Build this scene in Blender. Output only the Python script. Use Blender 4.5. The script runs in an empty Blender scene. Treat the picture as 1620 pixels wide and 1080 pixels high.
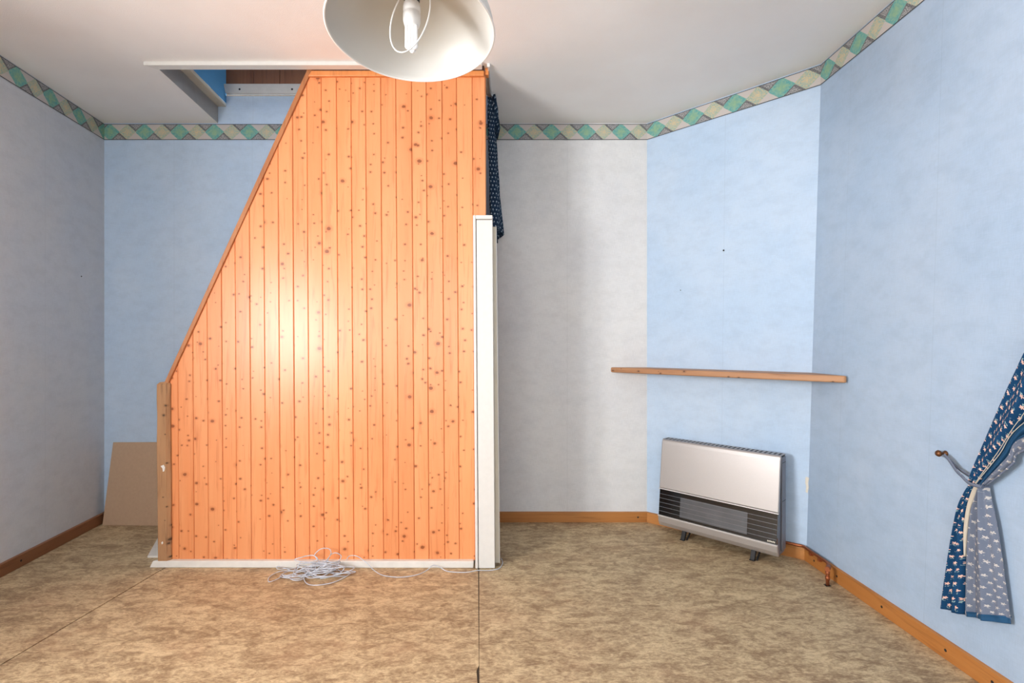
import bpy, bmesh, math, random
from mathutils import Vector, Matrix
random.seed(7)
PI = math.pi
scene = bpy.context.scene
COL = scene.collection

# ------------------------------------------------------------------ camera
FPX, HOR, CAMZ = 800.0, 545.0, 1.2          # focal length in px of the 1620x1080 frame, horizon row, lens height
cam_d = bpy.data.cameras.new('camera')
cam = bpy.data.objects.new('camera', cam_d)
COL.objects.link(cam)
cam.location = (0, 0, CAMZ)
cam.rotation_euler = (PI / 2, 0, 0)
cam_d.sensor_width = 36.0
cam_d.lens = FPX * 36.0 / 1620.0
cam_d.shift_y = (HOR - 540.0) / 1620.0
cam_d.clip_start = 0.01
scene.camera = cam

# ------------------------------------------------------------------ light
world = bpy.data.worlds.new('daylight_sky')
scene.world = world
world.use_nodes = True
wb = world.node_tree.nodes['Background']
wb.inputs['Color'].default_value = (0.94, 0.97, 1.0, 1)
wb.inputs['Strength'].default_value = 3.0


def area_light(name, loc, target, sx, sy, power, color):
    d = bpy.data.lights.new(name, 'AREA')
    d.shape = 'RECTANGLE'
    d.size, d.size_y = sx, sy
    d.energy = power
    d.color = color
    o = bpy.data.objects.new(name, d)
    COL.objects.link(o)
    o.location = loc
    o.rotation_euler = (Vector(target) - Vector(loc)).to_track_quat('-Z', 'Z').to_euler()
    return o


WIN_L = (-0.20, 0.66, 0.80, 2.20)            # window in the left wall: y0, y1, z0, z1
FILL_WIN = (-1.75, 0.95, 0.85, 2.25)            # added fill window in the wall behind the camera: x0, x1, z0, z1
REAR = -1.75
area_light('daylight_window_left', (-2.57, 0.12, 1.5), (-1.57, 1.02, 1.47), 0.56, 1.4, 165.0, (0.985, 0.985, 1.0))
area_light('fill_light_rear', (-0.4, REAR - 0.10, 1.55), (-0.4, 0, 1.5), 2.7, 1.4, 30.0, (0.985, 0.985, 1.0))  # fill light outside the added rear window, brightens the shaded parts

scene.view_settings.view_transform = 'Standard'
scene.view_settings.look = 'None'
scene.view_settings.gamma = 1.0
scene.view_settings.use_curve_mapping = False
scene.view_settings.exposure = 0.28
scene.cycles.use_denoising = True
scene.cycles.max_bounces = 10
scene.cycles.diffuse_bounces = 6
scene.cycles.caustics_reflective = False
scene.cycles.caustics_refractive = False


# ------------------------------------------------------------------ node helpers
class NT:
    def __init__(self, name):
        self.m = bpy.data.materials.new(name)
        self.m.use_nodes = True
        self.t = self.m.node_tree
        self.b = self.t.nodes['Principled BSDF']

    def n(self, typ, **kw):
        nd = self.t.nodes.new(typ)
        for k, v in kw.items():
            setattr(nd, k, v)
        return nd

    def put(self, sock, v):
        if hasattr(v, 'is_linked') or isinstance(v, bpy.types.NodeSocket):
            self.t.links.new(v, sock)
        elif isinstance(v, (tuple, list)) and len(v) == 3 and sock.type == 'RGBA':
            sock.default_value = (*v, 1)
        else:
            sock.default_value = v

    def math(self, op, a, b=0.0, c=None, clamp=False):
        nd = self.n('ShaderNodeMath', operation=op, use_clamp=clamp)
        self.put(nd.inputs[0], a)
        self.put(nd.inputs[1], b)
        if c is not None:
            self.put(nd.inputs[2], c)
        return nd.outputs[0]

    def mix(self, f, a, b, blend='MIX'):
        nd = self.n('ShaderNodeMix', data_type='RGBA', blend_type=blend)
        self.put(nd.inputs[0], f)
        self.put(nd.inputs[6], a)
        self.put(nd.inputs[7], b)
        return nd.outputs[2]

    def ramp(self, f, lo, hi):
        nd = self.n('ShaderNodeMapRange', interpolation_type='SMOOTHSTEP')
        self.put(nd.inputs[0], f)
        nd.inputs[1].default_value = lo
        nd.inputs[2].default_value = hi
        return nd.outputs[0]

    def coords(self, kind='Object', scale=(1, 1, 1), rot=(0, 0, 0), loc=(0, 0, 0), rnd=0.0):
        tc = self.n('ShaderNodeTexCoord')
        v = tc.outputs[kind]
        if rnd:
            oi = self.n('ShaderNodeObjectInfo')
            cx = self.n('ShaderNodeCombineXYZ')
            for i, k in enumerate((1.0, 3.7, 7.3)):
                self.put(cx.inputs[i], self.math('MULTIPLY', oi.outputs['Random'], rnd * k))
            ad = self.n('ShaderNodeVectorMath', operation='ADD')
            self.put(ad.inputs[0], v)
            self.put(ad.inputs[1], cx.outputs[0])
            v = ad.outputs[0]
        mp = self.n('ShaderNodeMapping')
        self.put(mp.inputs[0], v)
        mp.inputs['Scale'].default_value = scale
        mp.inputs['Rotation'].default_value = rot
        mp.inputs['Location'].default_value = loc
        return mp.outputs[0]

    def noise(self, vec, scale, detail=4.0, rough=0.55, dist=0.0):
        nd = self.n('ShaderNodeTexNoise')
        self.put(nd.inputs['Vector'], vec)
        nd.inputs['Scale'].default_value = scale
        nd.inputs['Detail'].default_value = detail
        nd.inputs['Roughness'].default_value = rough
        nd.inputs['Distortion'].default_value = dist
        return nd.outputs['Fac']

    def voro(self, vec, scale=1.0, rand=1.0):
        nd = self.n('ShaderNodeTexVoronoi')
        self.put(nd.inputs['Vector'], vec)
        nd.inputs['Scale'].default_value = scale
        nd.inputs['Randomness'].default_value = rand
        return nd

    def bump(self, h, strength=0.3, dist=0.002):
        nd = self.n('ShaderNodeBump')
        self.put(nd.inputs['Height'], h)
        nd.inputs['Strength'].default_value = strength
        nd.inputs['Distance'].default_value = dist
        self.t.links.new(nd.outputs[0], self.b.inputs['Normal'])

    def out(self, color, rough=0.6, metal=0.0, spec=None):
        self.put(self.b.inputs['Base Color'], color)
        self.put(self.b.inputs['Roughness'], rough)
        self.put(self.b.inputs['Metallic'], metal)
        if spec is not None:
            self.b.inputs['Specular IOR Level'].default_value = spec
        return self.m


def S(r, g, b):
    f = lambda c: ((c / 255 + 0.055) / 1.055) ** 2.4 if c > 10 else c / 255 / 12.92
    return (f(r), f(g), f(b))


def simple(name, rgb, rough=0.5, metal=0.0, var=0.08, scale=30.0, spec=None):
    t = NT(name)
    nz = t.noise(t.coords(), scale)
    dark = tuple(c * (1 - var * 1.6) for c in rgb)
    lite = tuple(min(1, c * (1 + var)) for c in rgb)
    return t.out(t.mix(nz, dark, lite), rough, metal, spec)


def wallpaper(name, rgb, tint, wrinkle=0.25):
    """linen-look wallpaper; UV in metres (s along the wall, z up)"""
    t = NT(name)
    big = t.noise(t.coords('UV', (1.6, 1.1, 1)), 1.6, 5)
    th = t.noise(t.coords('UV', (420, 26, 1)), 1.0, 2)
    tw = t.noise(t.coords('UV', (26, 420, 1)), 1.0, 2)
    lin = t.math('ADD', t.math('MULTIPLY', th, 0.5), t.math('MULTIPLY', tw, 0.5))
    mid = t.noise(t.coords('UV', (9, 14, 1)), 1.0, 5, 0.65)
    c = t.mix(t.ramp(big, 0.3, 0.72), rgb, tint)
    c = t.mix(t.math('MULTIPLY', t.ramp(lin, 0.36, 0.64), 0.26), c, tuple(min(1, x * 1.28 + .02) for x in rgb))
    c = t.mix(t.math('MULTIPLY', t.ramp(mid, 0.40, 0.70), 0.22), c, tuple(x * 0.72 for x in rgb))
    sp = t.n('ShaderNodeSeparateXYZ')
    t.put(sp.inputs[0], t.coords('UV'))
    seam = t.math('FRACT', t.math('DIVIDE', t.math('ADD', sp.outputs[0], 53.0 - 4.184 + 0.001), 0.53))
    c = t.mix(t.math('MULTIPLY', t.math('LESS_THAN', seam, 0.004), 0.22), c, tuple(x * 0.55 for x in rgb))
    wr = t.noise(t.coords('UV', (3.2, 1.4, 1)), 2.2, 3, 0.5, 0.6)
    t.bump(t.math('ADD', t.math('MULTIPLY', wr, wrinkle), t.math('MULTIPLY', lin, 0.06)), 0.35, 0.02)
    return t.out(c, 0.75, 0, 0.25)


def border_paper():
    """printed wallpaper border: UV u in pattern repeats, v 0..1 up"""
    t = NT('border_print')
    tc = t.n('ShaderNodeTexCoord')
    sp = t.n('ShaderNodeSeparateXYZ')
    t.put(sp.inputs[0], tc.outputs['UV'])
    u, v = sp.outputs[0], sp.outputs[1]
    fu = t.math('FRACT', u)
    vv = t.math('SUBTRACT', v, 0.5)
    av = t.math('ABSOLUTE', vv)

    def diamond(c):
        d = t.math('ABSOLUTE', t.math('SUBTRACT', fu, c))
        return t.math('ADD', t.math('MULTIPLY', d, 4.0), t.math('MULTIPLY', av, 2.0))
    dt, do = diamond(0.25), diamond(0.75)
    px = t.coords('UV', (7, 3.0, 1))
    n1 = t.noise(px, 2.2, 5, 0.7)
    n2 = t.noise(t.coords('UV', (34, 12, 1)), 1.0, 4, 0.75)
    n3 = t.noise(t.coords('UV', (60, 22, 1)), 1.0, 3, 0.8)
    teal = t.mix(t.ramp(n1, 0.4, 0.62), S(100, 164, 164), S(140, 180, 158))
    teal = t.mix(t.ramp(dt, 0.15, 0.95), t.mix(0.5, teal, S(158, 184, 130)), teal)
    ochre = t.mix(t.ramp(n2, 0.45, 0.56), S(148, 178, 170), S(204, 188, 152))
    ochre = t.mix(t.ramp(do, 0.05, 0.75), t.mix(0.45, ochre, S(222, 194, 152)), ochre)
    # corner triangles, alternating charcoal lace and pink
    left = t.math('LESS_THAN', t.math('ABSOLUTE', t.math('SUBTRACT', fu, 0.0)), 0.25)
    wrapl = t.math('GREATER_THAN', fu, 0.75)
    sideL = t.math('MAXIMUM', left, wrapl)             # around u = 0
    up = t.math('GREATER_THAN', vv, 0.0)
    same = t.math('ABSOLUTE', t.math('SUBTRACT', sideL, up))   # 0 = dark
    lace = t.mix(t.ramp(n3, 0.44, 0.56), S(96, 96, 98), S(186, 184, 182))
    pink = t.mix(t.ramp(n3, 0.40, 0.62), S(208, 188, 178), S(184, 192, 192))
    tri = t.mix(same, lace, pink)
    deep = t.math('MULTIPLY', t.math('LESS_THAN', t.math('MINIMUM', dt, do), 1.28), t.math('SUBTRACT', 1.0, same))
    tri = t.mix(t.math('MULTIPLY', deep, 0.55), tri, S(70, 72, 76))
    c = t.mix(t.math('LESS_THAN', do, 1.0), tri, ochre)
    c = t.mix(t.math('LESS_THAN', dt, 1.12), c, teal)
    line = t.math('GREATER_THAN', av, 0.462)
    c = t.mix(line, c, S(74, 78, 80))
    return t.out(c, 0.7, 0, 0.2)


def pine(name, lite, mid, dark, rough, knots=True, vertical=True, rnd=5.0, scale=1.0):
    """knotty pine: board runs along object z (or x)"""
    t = NT(name)
    g = (1, 1, 0.055) if vertical else (0.055, 1, 1)
    base = t.coords('Object', (1, 1, 1), rnd=rnd)
    gr = t.coords('Object', tuple(60 * scale * k for k in g), rnd=rnd)
    grain = t.noise(gr, 1.0, 5, 0.6, 0.5)
    cl = t.noise(t.coords('Object', tuple(9 * k for k in ((1, 1, .12) if vertical else (.12, 1, 1))), rnd=rnd), 1.0, 3)
    c = t.mix(t.ramp(cl, 0.3, 0.7), mid, lite)
    c = t.mix(t.math('MULTIPLY', t.ramp(grain, 0.50, 0.72), 0.42), c, dark)
    oi = t.n('ShaderNodeObjectInfo')
    hv = t.n('ShaderNodeHueSaturation')
    t.put(hv.inputs['Color'], c)
    t.put(hv.inputs['Value'], t.math('ADD', t.math('MULTIPLY', oi.outputs['Random'], 0.10), 0.95))
    c = hv.outputs[0]
    if knots:
        for scale_k, rad, pick in ((6.5, 0.056, 0.55), (14.0, 0.066, 0.42)):
            sx = t.n('ShaderNodeSeparateXYZ')
            t.put(sx.inputs[0], t.coords('Object', (1, 1, 1), rnd=rnd * 1.3))
            cb = t.n('ShaderNodeCombineXYZ')
            wob = t.math('MULTIPLY', t.noise(base, 90, 2), 0.010)
            t.put(cb.inputs[0], t.math('ADD', sx.outputs[0], wob))
            t.put(cb.inputs[1], t.math('MULTIPLY', sx.outputs[2], 1.25 if vertical else 1.6))
            vn = t.voro(cb.outputs[0], scale_k, 1.0)
            vn.voronoi_dimensions = '2D'
            sep = t.n('ShaderNodeSeparateColor')
            t.put(sep.inputs[0], vn.outputs['Color'])
            on = t.math('GREATER_THAN', sep.outputs[0], pick)
            size = t.math('MULTIPLY', t.math('ADD', sep.outputs[1], 0.55), rad)
            dn = t.math('DIVIDE', vn.outputs['Distance'], size)
            halo = t.math('MULTIPLY', t.math('SUBTRACT', 1.0, t.ramp(dn, 0.8, 2.6)), on)
            core = t.math('MULTIPLY', t.math('SUBTRACT', 1.0, t.ramp(dn, 0.65, 1.1)), on)
            c = t.mix(t.math('MULTIPLY', halo, 0.38), c, dark)
            c = t.mix(t.math('MULTIPLY', core, 0.80), c, tuple(x * 0.42 for x in dark))
    t.bump(grain, 0.12, 0.0015)
    return t.out(c, rough, 0, 0.5)


def vinyl():
    t = NT('mottled_vinyl')
    v = t.coords('Object', (1.0, 2.1, 1), (0, 0, math.radians(-16)))
    n1 = t.noise(v, 4.2, 6, 0.62, 0.6)
    n2 = t.noise(v, 15.0, 6, 0.68, 1.0)
    n3 = t.noise(v, 60.0, 4, 0.7, 0.4)
    h = t.math('ADD', t.math('ADD', t.math('MULTIPLY', n1, 0.34), t.math('MULTIPLY', n2, 0.50)), t.math('MULTIPLY', n3, 0.34))
    c = t.mix(t.ramp(h, 0.47, 0.71), S(138, 113, 84), S(206, 183, 144))
    vein = t.math('ABSOLUTE', t.math('SUBTRACT', t.noise(v, 11.0, 7, 0.66, 1.4), 0.5))
    vf = t.math('MULTIPLY', t.math('SUBTRACT', 1.0, t.ramp(vein, 0.0, 0.022)), t.ramp(n1, 0.36, 0.58))
    c = t.mix(t.math('MULTIPLY', vf, 0.50), c, S(118, 92, 70))
    red = t.noise(t.coords('Object', (1, 1.6, 1), loc=(3, 1, 0)), 3.0, 4)
    c = t.mix(t.math('MULTIPLY', t.ramp(red, 0.5, 0.75), 0.25), c, S(178, 140, 108))
    sp = t.math('LESS_THAN', t.noise(t.coords('Object', (1, 1, 1)), 75, 2), 0.235)
    c = t.mix(t.math('MULTIPLY', sp, 0.6), c, S(80, 58, 42))
    t.bump(h, 0.10, 0.002)
    return t.out(c, t.math('ADD', t.math('MULTIPLY', n2, 0.15), 0.52), 0, 0.35)


def plaster():
    t = NT('ceiling_plaster')
    n = t.noise(t.coords(), 260, 3, 0.6)
    b = t.noise(t.coords(), 1.6, 4, 0.55)
    c = t.mix(t.ramp(b, 0.3, 0.7), S(232, 228, 224), S(238, 236, 233))
    t.bump(t.math('ADD', n, t.math('MULTIPLY', b, 2.0)), 0.30, 0.004)
    return t.out(c, 0.9, 0, 0.15)


def floral(name, ground, ground2, bloom, leaf, per=0.030):
    """small sprigs printed on cloth; UV in metres"""
    t = NT(name)
    tc = t.n('ShaderNodeTexCoord')
    sp = t.n('ShaderNodeSeparateXYZ')
    t.put(sp.inputs[0], tc.outputs['UV'])
    wob = t.noise(t.coords('UV', (160, 160, 1)), 1.0, 3, 0.7)
    u = t.math('DIVIDE', sp.outputs[0], per)
    v = t.math('DIVIDE', sp.outputs[1], per * 0.92)
    row = t.math('FLOOR', v)
    u = t.math('ADD', u, t.math('MULTIPLY', t.math('MODULO', t.math('ABSOLUTE', row), 2.0), 0.5))
    fu = t.math('SUBTRACT', t.math('FRACT', u), 0.5)
    fv = t.math('SUBTRACT', t.math('FRACT', v), 0.5)
    ang = t.math('ARCTAN2', t.math('SUBTRACT', fv, 0.1), fu)
    rad = t.math('SQRT', t.math('ADD', t.math('POWER', fu, 2.0), t.math('POWER', t.math('MULTIPLY', t.math('SUBTRACT', fv, 0.1), 1.2), 2.0)))
    petal = t.math('ADD', t.math('MULTIPLY', t.math('COSINE', t.math('MULTIPLY', ang, 5.0)), 0.07), 0.20)
    petal = t.math('ADD', petal, t.math('MULTIPLY', t.math('SUBTRACT', wob, 0.5), 0.30))
    isb = t.math('LESS_THAN', rad, petal)
    lr = t.math('SQRT', t.math('ADD', t.math('POWER', t.math('MULTIPLY', fu, 0.85), 2.0), t.math('POWER', t.math('MULTIPLY', t.math('ADD', fv, 0.22), 1.8), 2.0)))
    isl = t.math('MULTIPLY', t.math('LESS_THAN', lr, 0.26), t.math('GREATER_THAN', wob, 0.54))
    n = t.noise(t.coords('UV', (10, 10, 1)), 1.0, 3)
    c = t.mix(n, ground, ground2)
    c = t.mix(isl, c, leaf)
    c = t.mix(isb, c, t.mix(t.ramp(wob, 0.4, 0.6), bloom, tuple(min(1, x * 1.35 + 0.03) for x in bloom)))
    wv = t.noise(t.coords('UV', (900, 900, 1)), 1.0, 1)
    t.bump(wv, 0.15, 0.0006)
    return t.out(c, 0.85, 0, 0.2)


M = {}
M['paper_blue'] = wallpaper('wallpaper_light_blue', S(182, 204, 227), S(194, 211, 229))
M['paper_right'] = wallpaper('wallpaper_blue', S(162, 183, 206), S(172, 189, 208))
M['paper_grey'] = wallpaper('wallpaper_blue_grey', S(198, 203, 210), S(206, 207, 208), 0.6)
M['paper_white'] = wallpaper('wallpaper_off_white', S(222, 222, 220), S(214, 215, 216))
M['border'] = border_paper()
M['plaster'] = plaster()
M['vinyl'] = vinyl()
M['pine'] = pine('lacquered_pine', S(232, 156, 104), S(228, 145, 92), S(186, 96, 50), 0.33)
M['pine_trim'] = pine('lacquered_pine_trim', S(226, 146, 84), S(216, 134, 72), S(160, 84, 38), 0.40, False)
M['rail_wood'] = pine('brown_edge_wood', S(186, 122, 76), S(170, 106, 62), S(112, 64, 34), 0.45, False)
M['skirting'] = pine('skirting_wood', S(186, 126, 66), S(172, 110, 52), S(124, 72, 32), 0.5, False, False)
M['skirting_dark'] = pine('skirting_wood_brown', S(140, 92, 60), S(124, 80, 50), S(84, 50, 30), 0.5, False, False)
M['beam'] = pine('old_beam_wood', S(176, 132, 92), S(154, 112, 76), S(74, 50, 32), 0.75, True, True, 5, 1.6)
M['shelf'] = pine('shelf_wood', S(186, 138, 98), S(164, 114, 78), S(108, 68, 44), 0.55, True, False)
M['brown_board'] = pine('dark_brown_boards', S(146, 96, 66), S(128, 82, 56), S(76, 46, 30), 0.6, False)
M['white_paint'] = simple('white_paint', S(218, 215, 209), 0.45, 0, 0.04, 40)
M['worn_white'] = simple('worn_white_paint', S(218, 214, 206), 0.55, 0, 0.10, 22)
M['cream_paint'] = simple('cream_paint', S(214, 206, 188), 0.5, 0, 0.05, 30)
M['grey_paint'] = simple('grey_white_paint', S(196, 194, 190), 0.6, 0, 0.05, 30)
M['well_blue'] = simple('strong_blue_paint', S(86, 158, 208), 0.7, 0, 0.06, 8)
M['hardboard'] = simple('hardboard', S(190, 160, 132), 0.7, 0, 0.07, 60)
M['dark_gap'] = simple('dark_gap', S(70, 58, 46), 0.9)
M['shade'] = simple('shade_enamel', S(206, 204, 198), 0.45, 0, 0.02, 14)
M['black_plastic'] = simple('black_plastic', S(28, 24, 22), 0.4)
M['white_plastic'] = simple('white_plastic', S(226, 225, 222), 0.35, 0, 0.02)
M['bulb_glass'] = simple('white_bulb_glass', S(244, 244, 244), 0.15, 0, 0.01)
M['wire_white'] = simple('white_wire', S(238, 236, 232), 0.35, 0, 0.02)
M['champagne'] = simple('champagne_metal_paint', S(186, 180, 176), 0.42, 0.55, 0.10, 520)
M['heater_grey'] = simple('heater_grey_metal', S(128, 128, 134), 0.5, 0.25)
M['heater_black'] = simple('heater_black', S(18, 17, 18), 0.6)
M['heater_glass'] = simple('smoked_glass', S(24, 24, 26), 0.10, 0, 0.05, 10, 0.8)
M['heater_clear'] = simple('grey_mica_glass', S(136, 138, 142), 0.16, 0.15, 0.25, 12, 0.9)
M['heater_pane'] = simple('grey_reflection_glass', S(96, 99, 104), 0.14, 0.1, 0.30, 9, 0.9)  # grey reflection in the heater glass, painted as base colour
M['chrome'] = simple('chrome_strip', S(222, 218, 214), 0.35, 0.2, 0.03)
M['copper'] = simple('copper_pipe', S(168, 98, 62), 0.42, 0.7, 0.08, 40)
M['cable'] = simple('pale_blue_grey_cable', S(204, 211, 220), 0.4, 0, 0.34, 30)  # white and blue-grey mottling also paints highlights and shadows on the cable
M['flora_blue'] = floral('blue_floral_cloth', S(14, 52, 88), S(22, 72, 112), S(214, 176, 160), S(150, 178, 176))
M['flora_grey'] = floral('grey_floral_reverse', S(98, 108, 128), S(116, 124, 140), S(172, 168, 164), S(132, 140, 150), 0.028)
M['flora_small'] = floral('dark_blue_floral_cloth', S(14, 30, 48), S(30, 54, 78), S(136, 150, 162), S(78, 102, 120), 0.026)
M['blue_cloth'] = simple('plain_blue_cloth', S(22, 74, 112), 0.85, 0, 0.15)
M['cream_cloth'] = simple('cream_lining', S(196, 188, 172), 0.85, 0, 0.06)
M['brass'] = simple('dark_brass', S(120, 78, 48), 0.4, 0.7, 0.2)
M['bare_plaster'] = simple('bare_plaster', S(226, 220, 206), 0.9)
M['nail'] = simple('nail_iron', S(50, 46, 46), 0.5, 0.6)
M['glass'] = NT('window_glass').m
_t = M['glass'].node_tree
_tr = _t.nodes.new('ShaderNodeBsdfTransparent')
_mx = _t.nodes.new('ShaderNodeMixShader')
_mx.inputs[0].default_value = 0.06
_t.nodes['Principled BSDF'].inputs['Roughness'].default_value = 0.02
_t.links.new(_tr.outputs[0], _mx.inputs[1])
_t.links.new(_t.nodes['Principled BSDF'].outputs[0], _mx.inputs[2])
_t.links.new(_mx.outputs[0], _t.nodes['Material Output'].inputs[0])


# ------------------------------------------------------------------ mesh helpers
def at(px, py, depth):
    """point seen at pixel (px, py) at the given distance along the view axis"""
    return Vector(((px - 810.0) / FPX * depth, depth, CAMZ + (HOR - py) / FPX * depth))


def on_floor(px, py, z=0.0):
    d = (CAMZ - z) * FPX / (py - HOR)
    return at(px, py, d)


class MB:
    def __init__(self):
        self.v, self.f, self.uv, self.sm = [], [], [], []

    def face(self, pts, uv=None, smooth=False):
        i = len(self.v)
        self.v += [tuple(p) for p in pts]
        self.f.append(tuple(range(i, i + len(pts))))
        self.uv.append(uv)
        self.sm.append(smooth)
        return self

    def box(self, a, b):
        (x0, y0, z0), (x1, y1, z1) = a, b
        return self.hexa([(x0, y0, z0), (x1, y0, z0), (x1, y1, z0), (x0, y1, z0), (x0, y0, z1), (x1, y0, z1), (x1, y1, z1), (x0, y1, z1)])

    def hexa(self, p):
        i = len(self.v)
        self.v += [tuple(q) for q in p]
        for q in ((0, 3, 2, 1), (4, 5, 6, 7), (0, 1, 5, 4), (1, 2, 6, 5), (2, 3, 7, 6), (3, 0, 4, 7)):
            self.f.append(tuple(i + k for k in q))
            self.uv.append(None)
            self.sm.append(False)
        return self

    def prism(self, poly, d):
        """poly: list of 3D points (planar), extruded by vector d"""
        i, n = len(self.v), len(poly)
        d = Vector(d)
        self.v += [tuple(p) for p in poly] + [tuple(Vector(p) + d) for p in poly]
        fs = [tuple(i + k for k in range(n))[::-1], tuple(i + n + k for k in range(n))]
        fs += [(i + k, i + (k + 1) % n, i + n + (k + 1) % n, i + n + k) for k in range(n)]
        for f in fs:
            self.f.append(f)
            self.uv.append(None)
            self.sm.append(False)
        return self

    def tube(self, pts, r, seg=8, caps=True, closed=False):
        pts = [Vector(p) for p in pts]
        n = len(pts)
        i0 = len(self.v)
        up = None
        for k in range(n):
            a = pts[(k - 1) % n] if (closed or k > 0) else pts[k]
            b = pts[(k + 1) % n] if (closed or k < n - 1) else pts[k]
            t = (b - a).normalized() if (b - a).length > 1e-9 else Vector((0, 0, 1))
            if up is None:
                up = Vector((0, 0, 1)) if abs(t.z) < 0.9 else Vector((1, 0, 0))
            s = t.cross(up)
            if s.length < 1e-6:
                s = t.cross(Vector((0.3, 1, 0.2)))
            s.normalize()
            w = s.cross(t).normalized()
            up = w
            rr = r[k] if isinstance(r, (list, tuple)) else r
            for j in range(seg):
                a2 = 2 * PI * j / seg
                self.v.append(tuple(pts[k] + s * (rr * math.cos(a2)) + w * (rr * math.sin(a2))))
        for k in range(n if closed else n - 1):
            for j in range(seg):
                q = ((k + 1) % n) * seg
                self.f.append((i0 + k * seg + j, i0 + k * seg + (j + 1) % seg, i0 + q + (j + 1) % seg, i0 + q + j))
                self.uv.append(None)
                self.sm.append(True)
        if caps and not closed:
            self.f.append(tuple(i0 + j for j in range(seg))[::-1])
            self.f.append(tuple(i0 + (n - 1) * seg + j for j in range(seg)))
            self.uv += [None, None]
            self.sm += [False, False]
        return self

    def lathe(self, prof, c=(0, 0, 0), seg=48, mat=None):
        """prof: [(r, z)] turned about the z axis at c"""
        i0, n = len(self.v), len(prof)
        for r, z in prof:
            for j in range(seg):
                a = 2 * PI * j / seg
                p = Vector((r * math.cos(a), r * math.sin(a), z))
                if mat is not None:
                    p = mat @ p
                self.v.append(tuple(p + Vector(c)))
        for k in range(n - 1):
            for j in range(seg):
                self.f.append((i0 + k * seg + j, i0 + k * seg + (j + 1) % seg, i0 + (k + 1) * seg + (j + 1) % seg, i0 + (k + 1) * seg + j))
                self.uv.append(None)
                self.sm.append(True)
        return self

    def grid(self, rows, uvs=None, smooth=True):
        i0, nr, nc = len(self.v), len(rows), len(rows[0])
        for r in rows:
            self.v += [tuple(p) for p in r]
        for a in range(nr - 1):
            for b in range(nc - 1):
                self.f.append((i0 + a * nc + b, i0 + a * nc + b + 1, i0 + (a + 1) * nc + b + 1, i0 + (a + 1) * nc + b))
                self.uv.append([uvs[a][b], uvs[a][b + 1], uvs[a + 1][b + 1], uvs[a + 1][b]] if uvs else None)
                self.sm.append(smooth)
        return self

    def build(self, name, mat, parent=None, bevel=0.0, origin=None, solid=0.0, seg=2):
        base = Vector((0, 0, 0))
        if origin == 'base':
            xs, ys, zs = zip(*self.v)
            base = Vector(((min(xs) + max(xs)) / 2, (min(ys) + max(ys)) / 2, min(zs)))
        me = bpy.data.meshes.new(name)
        me.from_pydata([tuple(Vector(p) - base) for p in self.v], [], self.f)
        if any(self.uv):
            ul = me.uv_layers.new(name='UVMap')
            for p, uv in zip(me.polygons, self.uv):
                if uv:
                    for li, c in zip(p.loop_indices, uv):
                        ul.data[li].uv = c
        for p, s in zip(me.polygons, self.sm):
            p.use_smooth = s
        me.materials.append(M[mat])
        o = bpy.data.objects.new(name, me)
        o.location = base
        COL.objects.link(o)
        if not any(self.uv):
            bm = bmesh.new()
            bm.from_mesh(me)
            bmesh.ops.recalc_face_normals(bm, faces=bm.faces)
            bm.to_mesh(me)
            bm.free()
        if solid:
            md = o.modifiers.new('thickness', 'SOLIDIFY')
            md.thickness = solid
            md.offset = 0
        if bevel:
            md = o.modifiers.new('bevel', 'BEVEL')
            md.width = bevel
            md.segments = seg
            md.limit_method = 'ANGLE'
        if parent is not None:
            o.parent = parent
            if parent.get('world_parts'):
                o.matrix_parent_inverse = Matrix.Translation(-parent.location)
        return o


def thing(name, label, cat, loc=(0, 0, 0), rz=0.0, group=None, local=False):
    o = bpy.data.objects.new(name, None)
    COL.objects.link(o)
    o.empty_display_size = 0.05
    o.location = loc
    o.rotation_euler = (0, 0, rz)
    o['label'], o['category'] = label, cat
    if group:
        o['group'] = group
    if not local:
        o['world_parts'] = 1
    return o


def tag(o, label, cat, group=None):
    o['label'], o['category'] = label, cat
    if group:
        o['group'] = group
    return o


def struct(o, label, cat='wall'):
    o['kind'] = 'structure'
    o['label'], o['category'] = label, cat
    return o


def catmull(pts, n=6, closed=False):
    pts = [Vector(p) for p in pts]
    out, m = [], len(pts)
    for i in range(m if closed else m - 1):
        g = (lambda k: pts[k % m]) if closed else (lambda k: pts[max(0, min(m - 1, k))])
        p0, p1, p2, p3 = g(i - 1), g(i), g(i + 1), g(i + 2)
        for k in range(n):
            t = k / n
            out.append(0.5 * ((2 * p1) + (p2 - p0) * t + (2 * p0 - 5 * p1 + 4 * p2 - p3) * t * t + (3 * p1 - p0 - 3 * p2 + p3) * t ** 3))
    if not closed:
        out.append(pts[-1])
    return out


# ------------------------------------------------------------------ the room shell
CEIL = 2.70
BACK = 3.429
L0 = (-2.765, BACK)                                   # left wall meets back wall
LS = (-2.648 + 2.765) / (2.616 - BACK)                # left wall runs slightly inwards


def lx(y):
    return L0[0] + LS * (y - BACK)


B0 = (0.915, BACK)                                    # back wall meets the chimney wall
C_LO, C_HI = (1.641, 2.82), (1.652, 2.70)             # chimney wall meets the right wall (leans a little)
D_LO, D_HI = (1.775, REAR), (1.735, REAR)


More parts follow.
